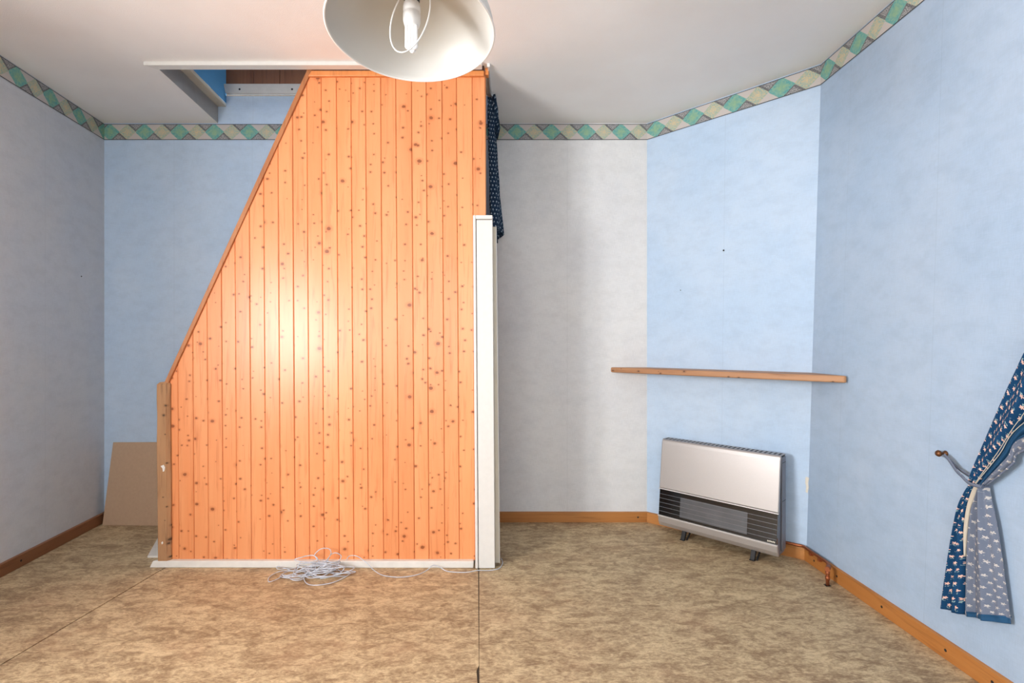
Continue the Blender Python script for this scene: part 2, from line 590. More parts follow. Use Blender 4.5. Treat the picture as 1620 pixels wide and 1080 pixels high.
def wall_strip(p0, p1, z0, z1, q0=None, q1=None, ns=1, nz=1, s0=0.0, mb=None, hole=None):
    """wall between plan points p (at z=0) leaning to q (at the ceiling); hole = (s0,s1,z0,z1) in fractions/metres"""
    q0, q1 = q0 or p0, q1 or p1
    mb = mb or MB()
    ln = (Vector(p1) - Vector(p0)).length

    def pt(s, z):
        w = z / CEIL
        a = Vector(p0).lerp(Vector(q0), w)
        b = Vector(p1).lerp(Vector(q1), w)
        c = a.lerp(b, s)
        return (c.x, c.y, z)
    ss, zs = [0.0, 1.0], [z0, z1]
    if hole:
        ss = [0, hole[0], hole[1], 1]
        zs = [z0, hole[2], hole[3], z1]
    else:
        ss = [k / ns for k in range(ns + 1)]
        zs = [z0 + (z1 - z0) * k / nz for k in range(nz + 1)]
    for i in range(len(ss) - 1):
        for j in range(len(zs) - 1):
            if hole and i == 1 and j == 1:
                continue
            q = [(ss[i], zs[j]), (ss[i + 1], zs[j]), (ss[i + 1], zs[j + 1]), (ss[i], zs[j + 1])]
            mb.face([pt(*k) for k in q], [(s0 + k[0] * ln, k[1]) for k in q])
    return mb


# floor: dark base under three vinyl sheets laid edge to edge
SEAM_A = [(-1.874 + (2.616 - y) * -0.0595, y) for y in (BACK, REAR)]
SEAM_B = [(-0.179 + (2.704 - y) * 0.066, y) for y in (BACK, REAR)]
fl = struct(MB().box((lx(REAR) - 0.9, REAR - 0.1, -0.08), (2.0, BACK + 0.1, -0.004)).build('floor', 'dark_gap'),
            'floor laid with mottled beige and brown vinyl sheets', 'floor')
GAP = 0.0034


def sheet(poly):
    MB().prism([(x, y, -0.004) for x, y in poly], (0, 0, 0.004)).build('vinyl_sheet', 'vinyl', fl)


(ax0, ay0), (ax1, ay1) = SEAM_A
(bx0, by0), (bx1, by1) = SEAM_B
sheet([(lx(REAR) - 0.02, REAR), (ax1 - GAP, REAR), (ax0 - GAP, BACK), (lx(BACK), BACK)][:4])
# the middle sheet has a small torn chip in its right edge
sheet([(ax1 + GAP, REAR), (bx1 - GAP * 2, REAR), (-0.121, 1.78), (-0.127, 1.83), (-0.131, 1.862), (-0.124, 1.895), (bx0 - GAP * 1.6, BACK), (ax0 + GAP, BACK)])
sheet([(bx1 + GAP, REAR), (1.80, REAR), C_LO, (0.93, BACK), (bx0 + GAP, BACK)])

struct(wall_strip((lx(REAR), REAR), L0, 0, CEIL,
                  hole=((WIN_L[0] - REAR) / (BACK - REAR), (WIN_L[1] - REAR) / (BACK - REAR), WIN_L[2], WIN_L[3])).build('wall_left', 'paper_grey'),
       'plain blue grey papered wall with faint wrinkles and a dark wooden skirting')
BW = wall_strip(L0, (-0.15, BACK), 0, CEIL)
wall_strip((-2.1, BACK), (-0.15, BACK), CEIL, 2.884, mb=BW, s0=0.66)
struct(BW.build('wall_back', 'paper_blue'), 'light blue papered wall behind the pine panelling and leaning hardboard')
struct(wall_strip((-0.15, BACK), B0, 0, CEIL, s0=2.6).build('wall_back_right', 'paper_white'),
       'off white papered wall between the pine panelling and the chimney wall')
CH = struct(wall_strip(B0, C_LO, 0, CEIL, B0, C_HI, 6, 8, 3.7).build('wall_chimney', 'paper_blue'),
            'light blue papered diagonal wall behind the gas heater')
WR = struct(wall_strip(C_LO, D_LO, 0, CEIL, C_HI, D_HI, 6, 8, 5.0).build('wall_right', 'paper_right'),
            'blue papered wall with the tied back floral curtain')
rw = wall_strip(D_LO, (lx(REAR), REAR), 0, CEIL, D_HI, (lx(REAR), REAR))
RL = D_LO[0] - lx(REAR)
struct(wall_strip(D_LO, (lx(REAR), REAR), 0, CEIL, None, None,
                  hole=((D_LO[0] - FILL_WIN[1]) / RL, (D_LO[0] - FILL_WIN[0]) / RL, FILL_WIN[2], FILL_WIN[3])).build('wall_rear', 'paper_right'),
       'blue papered wall opposite the pine panelling, with an added fill window')


# windows out of view: the left for daylight, the rear added for fill
def window(name, a, b, z0, z1, inward, n=2):
    a, b = Vector((*a, 0)), Vector((*b, 0))
    e = (b - a).normalized()
    w = Vector((*inward, 0)) * -0.06
    ln = (b - a).length

    def bar(mb, s0, s1, h0, h1):
        p = [a + e * s0, a + e * s1]
        q = [Vector((p[0].x, p[0].y, h0)), Vector((p[1].x, p[1].y, h0)), Vector((p[1].x, p[1].y, h1)), Vector((p[0].x, p[0].y, h1))]
        mb.prism(q, w)
    mb = MB()
    for s0, s1, h0, h1 in ((0, 0.05, z0, z1), (ln - 0.05, ln, z0, z1), (0.05, ln - 0.05, z0, z0 + 0.05), (0.05, ln - 0.05, z1 - 0.05, z1)):
        bar(mb, s0, s1, h0, h1)
    root = struct(mb.build(name, 'white_paint'), 'white painted unseen window letting in light', 'window')
    for k in range(1, n):
        m2 = MB()
        bar(m2, ln * k / n - 0.02, ln * k / n + 0.02, z0 + 0.05, z1 - 0.05)
        m2.build('mullion', 'white_paint', root)
    for k in range(n):
        p, q = a + e * (ln * k / n) + w * 0.5, a + e * (ln * (k + 1) / n) + w * 0.5
        MB().face([(p.x, p.y, z0), (q.x, q.y, z0), (q.x, q.y, z1), (p.x, p.y, z1)]).build('pane', 'glass', root)


window('window_1', (lx(WIN_L[0]), WIN_L[0]), (lx(WIN_L[1]), WIN_L[1]), WIN_L[2], WIN_L[3], (1, 0))
window('added_fill_window', (FILL_WIN[0], REAR), (FILL_WIN[1], REAR), FILL_WIN[2], FILL_WIN[3], (0, 1), 3)

# ceiling with the stair opening in its back left part
OX0F, OX0B, OX1, OY = -1.92, -1.993, -0.15, 2.72
cm = MB()
for poly in ([(lx(REAR) - .1, REAR), (1.80, REAR), (1.80, OY), (lx(OY) - .1, OY)],
             [(lx(OY) - .1, OY), (OX0F, OY), (OX0B, BACK), (lx(BACK) - .1, BACK)],
             [(OX1, OY), (1.80, OY), (1.3, BACK), (OX1, BACK)]):
    cm.prism([(x, y, CEIL) for x, y in poly], (0, 0, 0.115))
struct(cm.build('ceiling', 'plaster'), 'off white plastered ceiling with a stair opening', 'ceiling')
# stairwell above the opening
struct(MB().prism([(OX0F - .02, OY - .02, CEIL + .112), (OX0F + 0.056, OY - .02, CEIL + .112), (OX0B + 0.056, BACK, CEIL + .112), (OX0B - .02, BACK, CEIL + .112)], (0, 0, 0.022))
       .build('trim_1', 'cream_paint', bevel=.003), 'cream floor nosing along the stair opening', 'trim')
MB().face([(OX0F, OY, CEIL), (OX0B, BACK, CEIL), (OX0B, BACK, CEIL + .116), (OX0F, OY, CEIL + .116)]).build('reveal', 'grey_paint', bpy.data.objects['ceiling'])
WELLTOP = 4.6
struct(MB().face([(OX0F + 0.05, OY, CEIL + .134), (OX0B + 0.056, BACK, CEIL + .134), (OX0B + 0.056, BACK, WELLTOP), (OX0F + 0.05, OY, WELLTOP)])
       .build('wall_stairwell_left', 'well_blue'), 'strong blue painted wall up inside the stair opening')
sw = struct(MB().box((-2.05, BACK + 0.012, 2.90), (OX1, BACK + 0.05, WELLTOP)).build('wall_stairwell_back', 'dark_gap'),
            'dark brown boarding up inside the stair opening')
bx = [-1.94, -1.752, -1.573, -1.38, -1.19, -1.0, -0.8, -0.6, -0.4, -0.15]
for a, b in zip(bx, bx[1:]):
    MB().box((a + .0015, BACK - 0.004, 2.93), (b - .0015, BACK + 0.012, WELLTOP)).build('plank', 'brown_board', sw, bevel=.002)
bt = tag(MB().hexa([(-1.925, BACK - .034, 2.888), (-0.2, BACK - .034, 2.888), (-0.2, BACK - .001, 2.888), (-1.925, BACK - .001, 2.888),
                    (-1.940, BACK - .034, 2.952), (-0.2, BACK - .034, 2.952), (-0.2, BACK - .001, 2.952), (-1.940, BACK - .001, 2.952)]).build('wooden_batten', 'worn_white', bevel=.004),
         'white painted batten screwed below the brown boards in the stair opening', 'batten')
for px in (379, 462):
    p = at(px, 141, BACK - .034)
    MB().lathe([(0, 0.002), (.006, .0015), (.007, 0)], p, 12, Matrix.Rotation(PI / 2, 3, 'X')).build('screw', 'nail', bt)
struct(MB().face([(OX1, OY, CEIL + .115), (OX1, BACK, CEIL + .115), (OX1, BACK, WELLTOP), (OX1, OY, WELLTOP)]).build('wall_stairwell_right', 'paper_blue'),
       'papered wall of the stairwell above the pine panelling')
struct(MB().face([(-2.0, OY, CEIL + .115), (OX1, OY, CEIL + .115), (OX1, OY, WELLTOP), (-2.0, OY, WELLTOP)]).build('wall_stairwell_front', 'paper_blue'),
       'papered front wall of the stairwell above the ceiling')
# painted edging board under the front of the opening
struct(MB().prism([(-1.952, 2.676, 2.679), (-1.905, 2.722, 2.679), (-0.16, 2.722, 2.679), (-0.16, 2.676, 2.679)], (0, 0, .021))
       .build('trim_2', 'white_paint', bevel=.002), 'white painted edging board along the front of the stair opening', 'trim')


# wallpaper border under the ceiling
def border(name, p0, p1, q0, q1, u0, inward, label, z0=2.587, z1=2.694):
    iv = Vector((*inward, 0)).normalized() * 0.0025

    def pt(p, q, z):
        a = Vector(p).lerp(Vector(q), z / CEIL)
        return Vector((a.x, a.y, z)) + iv
    ln = (Vector(p1) - Vector(p0)).length
    u1 = u0 + ln / 0.236
    mb = MB().face([pt(p0, q0, z0), pt(p1, q1, z0), pt(p1, q1, z1), pt(p0, q0, z1)], [(u0, 0), (u1, 0), (u1, 1), (u0, 1)])
    struct(mb.build(name, 'border'), label, 'wallpaper border')
    return u1


yl = 0.72
border('trim_3', (lx(REAR), REAR), L0, (lx(REAR), REAR), L0, 0.1, (1, 0.1), 'diamond patterned green and ochre border on the blue grey wall')
border('trim_4', L0, (-0.15, BACK), L0, (-0.15, BACK), 0.08, (0, -1), 'diamond patterned green and ochre border behind the pine panelling')
u = border('trim_5', (-0.15, BACK), B0, (-0.15, BACK), B0, 0.48, (0, -1), 'diamond patterned green and ochre border on the off white wall')
u = border('trim_6', B0, C_LO, B0, C_HI, u, (-.64, -.77), 'diamond patterned green and ochre border above the gas heater and shelf')
u = border('trim_7', C_LO, D_LO, C_HI, D_HI, u, (-1, 0), 'diamond patterned green and ochre border above the floral curtain')


# skirting boards
def skirting(name, p0, p1, inward, mat, label, h=0.07, t=0.014, ends=(0, 0)):
    iv = Vector((*inward, 0)).normalized() * t
    a, b = Vector((*p0, 0)), Vector((*p1, 0))
    e = (b - a).normalized()
    ia, ib = a + iv + e * ends[0], b + iv + e * ends[1]
    zz = Vector((0, 0, h))
    z2 = Vector((0, 0, h - .004))
    o = MB().hexa([ia, ib, b, a, ia + z2, ib + z2, b + zz, a + zz]).build(name, mat, bevel=.002)
    # local axis along the board so the grain follows it
    ang = math.atan2(e.y, e.x)
    o.data.transform(Matrix.Rotation(-ang, 4, 'Z'))
    o.rotation_euler = (0, 0, ang)
    return struct(o, label, 'skirting board')


def screws(o, p0, p1, inward, ts, t=0.014, z=.035):
    for k in ts:
        a = Vector(p0).lerp(Vector(p1), k)
        iv = Vector(inward).normalized()
        q = Vector((iv.x, iv.y, 0)).to_track_quat('Z', 'Y').to_matrix()
        s = MB().lathe([(0, 0.0012), (.005, .001), (.006, 0)], (a.x + iv.x * (t + .0005), a.y + iv.y * (t + .0005), z), 10, q).build('screw', 'nail')
        s.parent = o
        s.matrix_parent_inverse = o.matrix_basis.inverted()


nd = Vector((C_LO[1] - B0[1], -(C_LO[0] - B0[0]))).normalized()
nr = Vector((-1, -.03))
sk = skirting('baseboard_left', (lx(REAR), REAR), L0, (1, 0), 'skirting_dark', 'dark brown wooden skirting along the blue grey wall')
screws(sk, (lx(REAR), REAR), L0, (1, 0), (0.865,))
skirting('baseboard_back_left', L0, (-0.15, BACK), (0, -1), 'skirting_dark', 'brown wooden skirting behind the leaning hardboard')
sk = skirting('baseboard_back', (-0.15, BACK), B0, (0, -1), 'skirting', 'orange brown wooden skirting along the off white wall', ends=(0, -.004))
screws(sk, (-0.15, BACK), B0, (0, -1), (0.06, 0.94))
skirting('baseboard_chimney', B0, C_LO, nd, 'skirting', 'orange brown wooden skirting behind the gas heater', ends=(.006, -.006))
sk = skirting('baseboard_right', C_LO, D_LO, nr, 'skirting', 'orange brown wooden skirting below the floral curtain', h=.074, ends=(.006, 0))
screws(sk, C_LO, D_LO, nr, (0.02, 0.06, 0.125, 0.195, 0.235))

# chipped wallpaper and nail marks
def nail(px, py, d, n, r=.004):
    p = at(px, py, d)
    q = Vector((n[0], n[1], 0)).to_track_quat('Z', 'Y').to_matrix()
    o = MB().lathe([(0, .005), (r, .0045), (r, .003), (r * .5, .003), (r * .5, 0)], (0, 0, 0), 10, q).build('wall_nail', 'nail')
    o.location = p
    return o


# depth on the chimney wall for a pixel column, at height z
def chim(px, z=0.0):
    k = (px - 810) / FPX
    d = Vector(C_LO).lerp(Vector(C_HI), z / CEIL) - Vector(B0)
    s = (k * B0[1] - B0[0]) / (d.x - k * d.y)
    return B0[1] + d.y * s


MB().prism([at(px, py, chim(px, .42) - .0025) for px, py in ((1274.5, 755), (1277, 754), (1280, 756), (1278.5, 764), (1279.5, 771), (1277.5, 780), (1275, 778), (1276, 770), (1274.5, 764))], (0, 0.004, 0)).build('bare_patch', 'bare_plaster', CH)
tag(nail(1145, 396, chim(1145, 1.7) - .004, nd, .005), 'small dark nail in the diagonal wall above the shelf', 'nail')
tag(nail(1077, 459, chim(1077, 1.5) - .004, nd, .003), 'tiny nail in the diagonal wall near the off white wall', 'nail')
tag(nail(128, 437, -2.753 / ((128 - 810) / FPX) * 0.985, (1, 0), .004), 'small nail in the blue grey wall', 'nail')

# ------------------------------------------------------------------ pine panelling around the stairs
PY = 2.745                                            # front face of the planks


def X(px, d=PY):
    return (px - 810) / FPX * d


pan = thing('panelled_staircase', 'steep staircase boxed in with orange knotty pine planks under a slanted edge', 'staircase', (-1.0, 2.75, 0))
bot = [270, 283, 307, 330, 353, 375, 398, 421, 444, 467, 490, 513, 537, 560, 583, 607, 631, 656, 679, 704, 727, 752, 772]
top = [b - 5 if b < 772 else 767.5 for b in bot]
ZB, ZT = 0.036, 2.684
DL, DH = Vector((X(265.5), at(0, 605, PY).z)), Vector((X(491), at(0, 110, PY).z))


def diag_z(x):
    return DL.y + (DH.y - DL.y) * (x - DL.x) / (DH.x - DL.x)


for i in range(len(bot) - 1):
    def xl(z, k):
        w = (z - ZB) / (ZT - ZB)
        return X(bot[k]) * (1 - w) + X(top[k]) * w
    zb = ZB - random.choice((0, 0, .003, .006))
    zl = zr = ZT
    for _ in range(6):
        zl = min(ZT, diag_z(xl(zl, i)))
        zr = min(ZT, diag_z(xl(zr, i + 1)))
    g, ch = .0006, .0035
    dy = random.uniform(-.0012, .0012)
    rows = [(g, PY + dy + ch), (g + ch * .8, PY + dy)]
    # cross-section left->right: chamfer, face, chamfer ; swept bottom->top (slanted tops follow the stair edge)
    cs = [('l', g, ch), ('l', g + ch * .8, 0), ('r', -g - ch * .8, 0), ('r', -g, ch)]
    lo, hi = [], []
    if zr > zl + 1e-4 and zr >= ZT - 1e-4:            # plank crossed by both the slanted edge and the ceiling line
        pass
    for side, ox, oy in cs:
        k = i if side == 'l' else i + 1
        xb, xt = xl(zb, k) + ox, xl(zl if side == 'l' else zr, k) + ox
        lo.append((xb, PY + dy + oy, zb))
        hi.append((xt, PY + dy + oy, zl if side == 'l' else zr))
    mb = MB()
    n = len(cs)
    bl = [(lo[0][0], PY + .016, zb), (lo[-1][0], PY + .016, zb)]
    bh = [(hi[0][0], PY + .016, hi[0][2]), (hi[-1][0], PY + .016, hi[-1][2])]
    loop_lo = lo + [bl[1], bl[0]]
    loop_hi = hi + [bh[1], bh[0]]
    for k in range(6):
        k2 = (k + 1) % 6
        mb.face([loop_lo[k], loop_lo[k2], loop_hi[k2], loop_hi[k]])
    mb.face(loop_lo[::-1])
    mb.face(loop_hi)
    mb.build('plank', 'pine', pan)
# plank whose top both slopes and meets the ceiling: small filler is hidden by the trims
e = (DH - DL).normalized()
nn = Vector((-e.y, e.x))
a, b = DL - e * 0.004, DH + e * 0.012
w0, w1 = .012, -.009
MB().prism([(a.x + nn.x * w0, PY - .012, a.y + nn.y * w0), (b.x + nn.x * w0, PY - .012, b.y + nn.y * w0 - .004),
            (b.x + nn.x * w1 + .006, PY - .012, b.y + nn.y * w1), (a.x + nn.x * w1, PY - .012, a.y + nn.y * w1)], (0, .045, 0)).build('slanted_edge_trim', 'rail_wood', pan, bevel=.004)
MB().hexa([(DH.x - .004, PY - .018, 2.648), (X(766), PY - .018, 2.650), (X(766), PY + .01, 2.650), (DH.x - .02, PY + .01, 2.648),
           (DH.x + .012, PY - .018, 2.678), (X(766), PY - .018, 2.6785), (X(766), PY + .01, 2.6785), (DH.x + .012, PY + .01, 2.678)]).build('top_trim', 'pine_trim', pan, bevel=.003)
MB().box((X(767.5), PY - .006, 2.662), (X(773), PY + .03, 2.699)).build('corner_block', 'pine_trim', pan, bevel=.002)
MB().box((X(767.5), PY + .001, ZB), (X(768.5), PY + .05, 2.69)).build('end_board', 'rail_wood', pan)
MB().hexa([(-1.952, 2.72, 0), (-0.207, 2.716, 0), (-0.207, 2.80, 0), (-1.90, 2.80, 0),
           (-1.935, 2.722, .036), (-0.207, 2.718, .036), (-0.207, 2.80, .036), (-1.90, 2.80, .036)]).build('plinth', 'worn_white', pan, bevel=.004)
MB().prism([(-2.052, 2.845, 0), (-1.86, 2.845, 0), (-1.86, 3.13, 0), (-2.19, 3.13, 0)], (0, 0, .012)).build('painted_step', 'worn_white', pan, bevel=.003)

# staircase behind the panelling
st = pan
NS = 12
run = 1.30
for k in range(NS):
    x0 = -1.80 + run * k / NS
    z = (k + 1) * CEIL / (NS + 0.0)
    MB().box((x0, 2.80, z - .03), (x0 + .16, 3.40, z)).build('tread', 'rail_wood', st, bevel=.004)
    if k < NS - 1:
        MB().box((x0 + .145, 2.80, z), (x0 + .16, 3.40, z + CEIL / NS - .03)).build('riser', 'rail_wood', st)
for y in (2.772, 3.402):
    MB().prism([(-1.84, y, .012), (-1.56, y, .012), (-0.30, y, CEIL + .1), (-0.58, y, CEIL + .1)], (0, .022, 0)).build('stringer', 'rail_wood', st)

# old timber post at the foot of the stairs
pm = MB()
PX0, PX1, PY0, PY1 = -1.914, -1.847, 2.722, 2.782
prof = [(PX0 + .006, PY0), (PX1 - .014, PY0), (PX1, PY0 + .014), (PX1, PY1), (PX0, PY1), (PX0, PY0 + .006)]
rows = []
for k in range(13):
    z = .036 + (0.985 - .036) * k / 12
    rows.append([(x + random.uniform(-.0015, .0015) + .006 * (0.5 - k / 12), y + random.uniform(-.0012, .0012), z) for x, y in prof])
rows.append([(PX0 + .010, PY0 + .012, .997), (PX1 - .020, PY0 + .012, .997), (PX1 - .012, PY0 + .02, .997), (PX1 - .012, PY1 - .008, .997), (PX0 + .008, PY1 - .008, .997), (PX0 + .008, PY0 + .014, .997)])
for a, b in zip(rows, rows[1:]):
    for k in range(6):
        pm.face([a[k], a[(k + 1) % 6], b[(k + 1) % 6], b[k]])
pm.face(rows[-1])
pm.face(rows[0][::-1])
po = tag(pm.build('timber_post', 'beam'), 'rough old brown timber post at the low end of the pine panelling', 'post')
for q in ([(254, 737), (259, 735), (261, 739), (260, 745), (257.5, 746), (257, 741)], [(255, 858), (257, 856), (258, 859), (256, 861)]):
    MB().prism([at(px, py, 2.7212) for px, py in q], (0, .003, 0)).build('paint_blob', 'white_paint', po)

# white boxed post covering the right end of the panelling
wp = thing('white_post', 'white painted board post with a beaded frame at the right end of the pine panelling', 'post', (-0.15, 2.73, 0))


def leanbox(mb, x0, x1, y0, y1, z0, z1, lean=-0.013):
    def sx(x, z):
        return x + lean * z / 1.9
    return mb.hexa([(sx(x0, z0), y0, z0), (sx(x1, z0), y0, z0), (sx(x1, z0), y1, z0), (sx(x0, z0), y1, z0),
                    (sx(x0, z1), y0, z1), (sx(x1, z1), y0, z1), (sx(x1, z1), y1, z1), (sx(x0, z1), y1, z1)])


leanbox(MB(), -0.178, -0.092, 2.706, 2.742, 0.004, 1.868).build('board', 'white_paint', wp, bevel=.002)
leanbox(MB(), -0.196, -0.181, 2.700, 2.742, 0.004, 1.892).build('side_bead', 'white_paint', wp, bevel=.004)
leanbox(MB(), -0.181, -0.092, 2.700, 2.742, 1.871, 1.892).build('top_bead', 'white_paint', wp, bevel=.003)
leanbox(MB(), -0.140, -0.094, 2.762, 2.80, 0.004, 1.868).build('back_board', 'cream_paint', wp, bevel=.002)
leanbox(MB(), -0.094, -0.069, 2.755, 2.775, 0.012, 1.842, -0.020).build('side_channel', 'cream_paint', wp, bevel=.001)
leanbox(MB(), -0.069, -0.0655, 2.748, 2.785, 0.012, 1.842, -0.020).build('channel_lip', 'white_paint', wp)

# curtain rail and the bunched curtain behind the post
rl = thing('curtain_rail', 'slim metal curtain rail on the ceiling beside the pine panelling', 'curtain rail', (-0.125, 3.0, 2.69))
MB().box((-0.131, 2.70, 2.683), (-0.121, 3.42, 2.700)).build('track', 'chrome', rl, bevel=.001)
MB().box((-0.133, 2.696, 2.681), (-0.119, 2.702, 2.700)).build('end_stop', 'white_plastic', rl)
cu = thing('gathered_curtain', 'dark blue floral curtain bunched on the rail behind the white post', 'curtain', (-0.11, 3.2, 1.85))
rows, uvs = [], []
NV, NU = 26, 90
for a in range(NV):
    v = a / (NV - 1)
    r_, u_ = [], []
    for b in range(NU):
        s = b / (NU - 1)
        y = 2.985 + 0.405 * s
        fl_ = 0.0 + 0.052 * (v ** 1.3) * (0.35 + 0.65 * s)
        fold = (0.021 + .005 * math.sin(s * 31)) * math.sin(s * 2 * PI * 6.5 - 1.3 + 0.7 * math.sin(v * 3))
        x = -0.129 + fl_ + fold * (0.75 + .35 * v) + 0.004 * math.sin(9 * v + 14 * s)
        z = 2.668 - v * (0.80 - 0.02 * math.sin(s * 40) - 0.05 * s)
        r_.append((x, y + .004 * math.sin(3 * v + s * 60), z))
        u_.append((s * 1.3, z))
    rows.append(r_)
    uvs.append(u_)
MB().grid(rows, uvs).build('cloth', 'flora_small', cu, solid=.002)
rows, uvs = [], []
for a in range(5):
    v = a / 4
    r_, u_ = [], []
    for b in range(220):
        s = b / 219
        y = 3.0 + 0.39 * s
        x = -0.112 + .010 * s + (.008 + .010 * math.sin(PI * v)) * math.sin(s * 2 * PI * 17) + .007 * math.sin(s * 2 * PI * 5)
        r_.append((x, y, 2.682 - v * .11 + .009 * math.sin(s * 75)))
        u_.append((s * 1.6, v * .08))
    rows.append(r_)
    uvs.append(u_)
MB().grid(rows, uvs).build('ruffled_heading', 'flora_small', cu, solid=.002)
MB().tube(catmull([(-0.094, 2.99, 1.88), (-0.088, 2.99, 1.83), (-0.086, 2.985, 1.80)], 4), .004, 6).build('hanging_strip', 'flora_small', cu)

# ------------------------------------------------------------------ pendant lamp
LC = Vector((-0.274, 1.3835, 2.0534))
TILT = Matrix.Rotation(-0.067, 3, 'X') @ Matrix.Rotation(0.0, 3, 'Y')
# opening normal leans towards the camera (normal = (0.009, -0.067, -1))
TILT = Vector((0.009, -0.067, -1)).normalized().rotation_difference(Vector((0, 0, -1))).inverted().to_matrix()
lamp = thing('pendant_lamp', 'large white pendant lamp shade with an energy saving bulb hanging from the ceiling', 'lamp', (LC.x, LC.y, CEIL))
R = 0.225
outer, inner = [], []
for k in range(19):
    t = k / 18
    r = 0.034 + (R - 0.034) * math.sin(t * PI / 2) ** 0.92
    z = 0.150 * (1 - t ** 1.75)
    outer.append((r, z))
    inner.append((max(.030, r - .0025), z - .0022))
mb = MB().lathe(outer + [(R + .0012, -.002), (R - .001, -.0035)] + inner[::-1], LC, 96, TILT)
mb.build('shade', 'shade', lamp)
MB().tube([LC + TILT @ Vector((R * math.cos(a), R * math.sin(a), -.001)) for a in [2 * PI * k / 96 for k in range(96)]], .0028, 8, closed=True).build('rim', 'wire_white', lamp)
AX = (LC.x, LC.y)
MB().lathe([(0, 2.136), (.021, 2.136), (.0225, 2.15), (.0225, 2.19), (.017, 2.215), (.006, 2.235), (0, 2.235)], (*AX, 0), 28).build('lamp_holder', 'black_plastic', lamp)
MB().lathe([(.024, 2.186), (.036, 2.188), (.040, 2.200), (.036, 2.212), (.02, 2.214)], (*AX, 0), 32).build('shade_ring', 'brass', lamp)
bulb = MB().lathe([(0, 2.138), (.017, 2.138), (.0215, 2.132), (.0235, 2.122), (.0235, 2.111), (.0225, 2.110), (.0225, 2.104), (.0235, 2.103), (.0235, 2.084), (.020, 2.071), (.016, 2.068), (0, 2.068)], (*AX, 0), 32).build('bulb_base', 'white_plastic', lamp)
for dx, dy in ((-.0085, -.007), (.0085, -.007), (0.0, .010)):
    # each tube is a slim U
    o = Vector((AX[0] + dx, AX[1] + dy, 0))
    pts = [o + Vector((-.0042, 0, 2.072)), o + Vector((-.0042, 0, 2.02)), o + Vector((-.0045, 0, 2.011)), o + Vector((0, 0, 2.0075)), o + Vector((.0045, 0, 2.011)), o + Vector((.0042, 0, 2.02)), o + Vector((.0042, 0, 2.072))]
    MB().tube(catmull(pts, 4), .0048, 10).build('bulb_tube', 'bulb_glass', lamp)
ring = []
for k in range(48):
    a = 2 * PI * k / 48
    lx_, lz_ = .047 * math.sin(a), .108 * math.cos(a)
    rot = math.radians(13)
    ring.append((AX[0] + .002 + lx_ * math.cos(rot) + lz_ * math.sin(rot), AX[1] - .03 + .02 * math.cos(a), 2.076 - lx_ * math.sin(rot) + lz_ * math.cos(rot)))
MB().tube(ring, .0019, 8, closed=True).build('wire_loop', 'wire_white', lamp)
MB().tube([(*AX, 2.232), (AX[0], AX[1], CEIL - .03)], .0035, 8).build('cord', 'white_plastic', lamp)
MB().lathe([(0, CEIL - .045), (.012, CEIL - .045), (.035, CEIL - .03), (.05, CEIL - .008), (.05, CEIL), (0, CEIL)], (*AX, 0), 32).build('ceiling_rose', 'white_plastic', lamp)

# ------------------------------------------------------------------ corner shelf
SZ = 1.047
s0, s1 = Vector((0.668, BACK - .001)), Vector((1.640, 2.474))
sd = (s1 - s0).normalized()
cc = Vector(C_LO).lerp(Vector(C_HI), SZ / CEIL)
sn = Vector((sd.y, -sd.x))                              # towards the room
q = [s0, s0 + sd * .03 + sn * .006, s1 - sd * .035 + sn * .012, s1 - sd * .010 + sn * .010, s1 + Vector((.002, .004)), Vector((cc.x - .004, cc.y - .002)), Vector((B0[0] - .003, B0[1] - .004))]
sh = MB().prism([(p.x, p.y, SZ - .034) for p in q], (0, 0, .034)).build('corner_shelf', 'shelf', bevel=.007, seg=3)
ang = math.atan2(sd.y, sd.x)
sh.data.transform(Matrix.Translation((-s0.x, -s0.y, -SZ)))
sh.data.transform(Matrix.Rotation(-ang, 4, 'Z'))
sh.rotation_euler = (0, 0, ang)
sh.location = (s0.x, s0.y, SZ)
tag(sh, 'long brown wooden corner shelf across the diagonal wall above the gas heater', 'shelf')

# ------------------------------------------------------------------ gas heater (local: x width, y backwards, z up)
HW = 0.706
ht = thing('gas_heater', 'champagne metal gas wall heater with a dark glass window and slotted top', 'heater', (0.93, 3.22, 0), -PI / 4, local=True)


def fy(z):                                             # front profile: set-back from the foremost line
    pr = [(.05, .022), (.075, .006), (.12, .0), (.285, .018), (.560, .050), (.585, .056), (.60, .064)]
    for (a, b), (c, d) in zip(pr, pr[1:]):
        if z <= c:
            return b + (d - b) * max(0, (z - a)) / (c - a)
    return pr[-1][1]


def front(mb, x0, x1, zs, off=0.0, th=.012, bulge=0.0):
    rows = []
    for z in zs:
        rows.append([(x, fy(z) - off, z) for x in (x0, x1)])
    poly = [(x0, fy(z) - off, z) for z in zs] + [(x0, fy(z) - off + th, z) for z in zs[::-1]]
    return mb.prism(poly, (x1 - x0, 0, 0))


body = MB().prism([(0.004, .034, .052), (0.004, .016, .12), (0.004, .034, .285), (0.004, .062, .55), (0.004, .075, .585), (0.004, .128, .585), (0.004, .128, .052)], (HW - .008, 0, 0)).build('body', 'heater_grey', ht, bevel=.003)
front(MB(), 0.0, HW, [.288, .35, .42, .50, .565, .583, .592], .004, .018).build('upper_panel', 'champagne', ht, bevel=.007, seg=3)
front(MB(), 0.0, HW, [.05, .062, .078, .10, .116], .004, .018).build('lower_panel', 'champagne', ht, bevel=.005, seg=3)
gl = front(MB(), 0.004, HW - .004, [.122, .16, .20, .24, .281], 0.0, .010).build('window_glass', 'heater_glass', ht)
front(MB(), 0.145, 0.545, [.137, .17, .22, .256], .0012, .0015).build('clear_pane', 'heater_pane', gl)
for k in range(5):
    z = .146 + .0265 * k
    front(MB(), 0.006, HW - .006, [z, z + .0018], .0030, .0015).build('glass_line', 'heater_clear', gl)
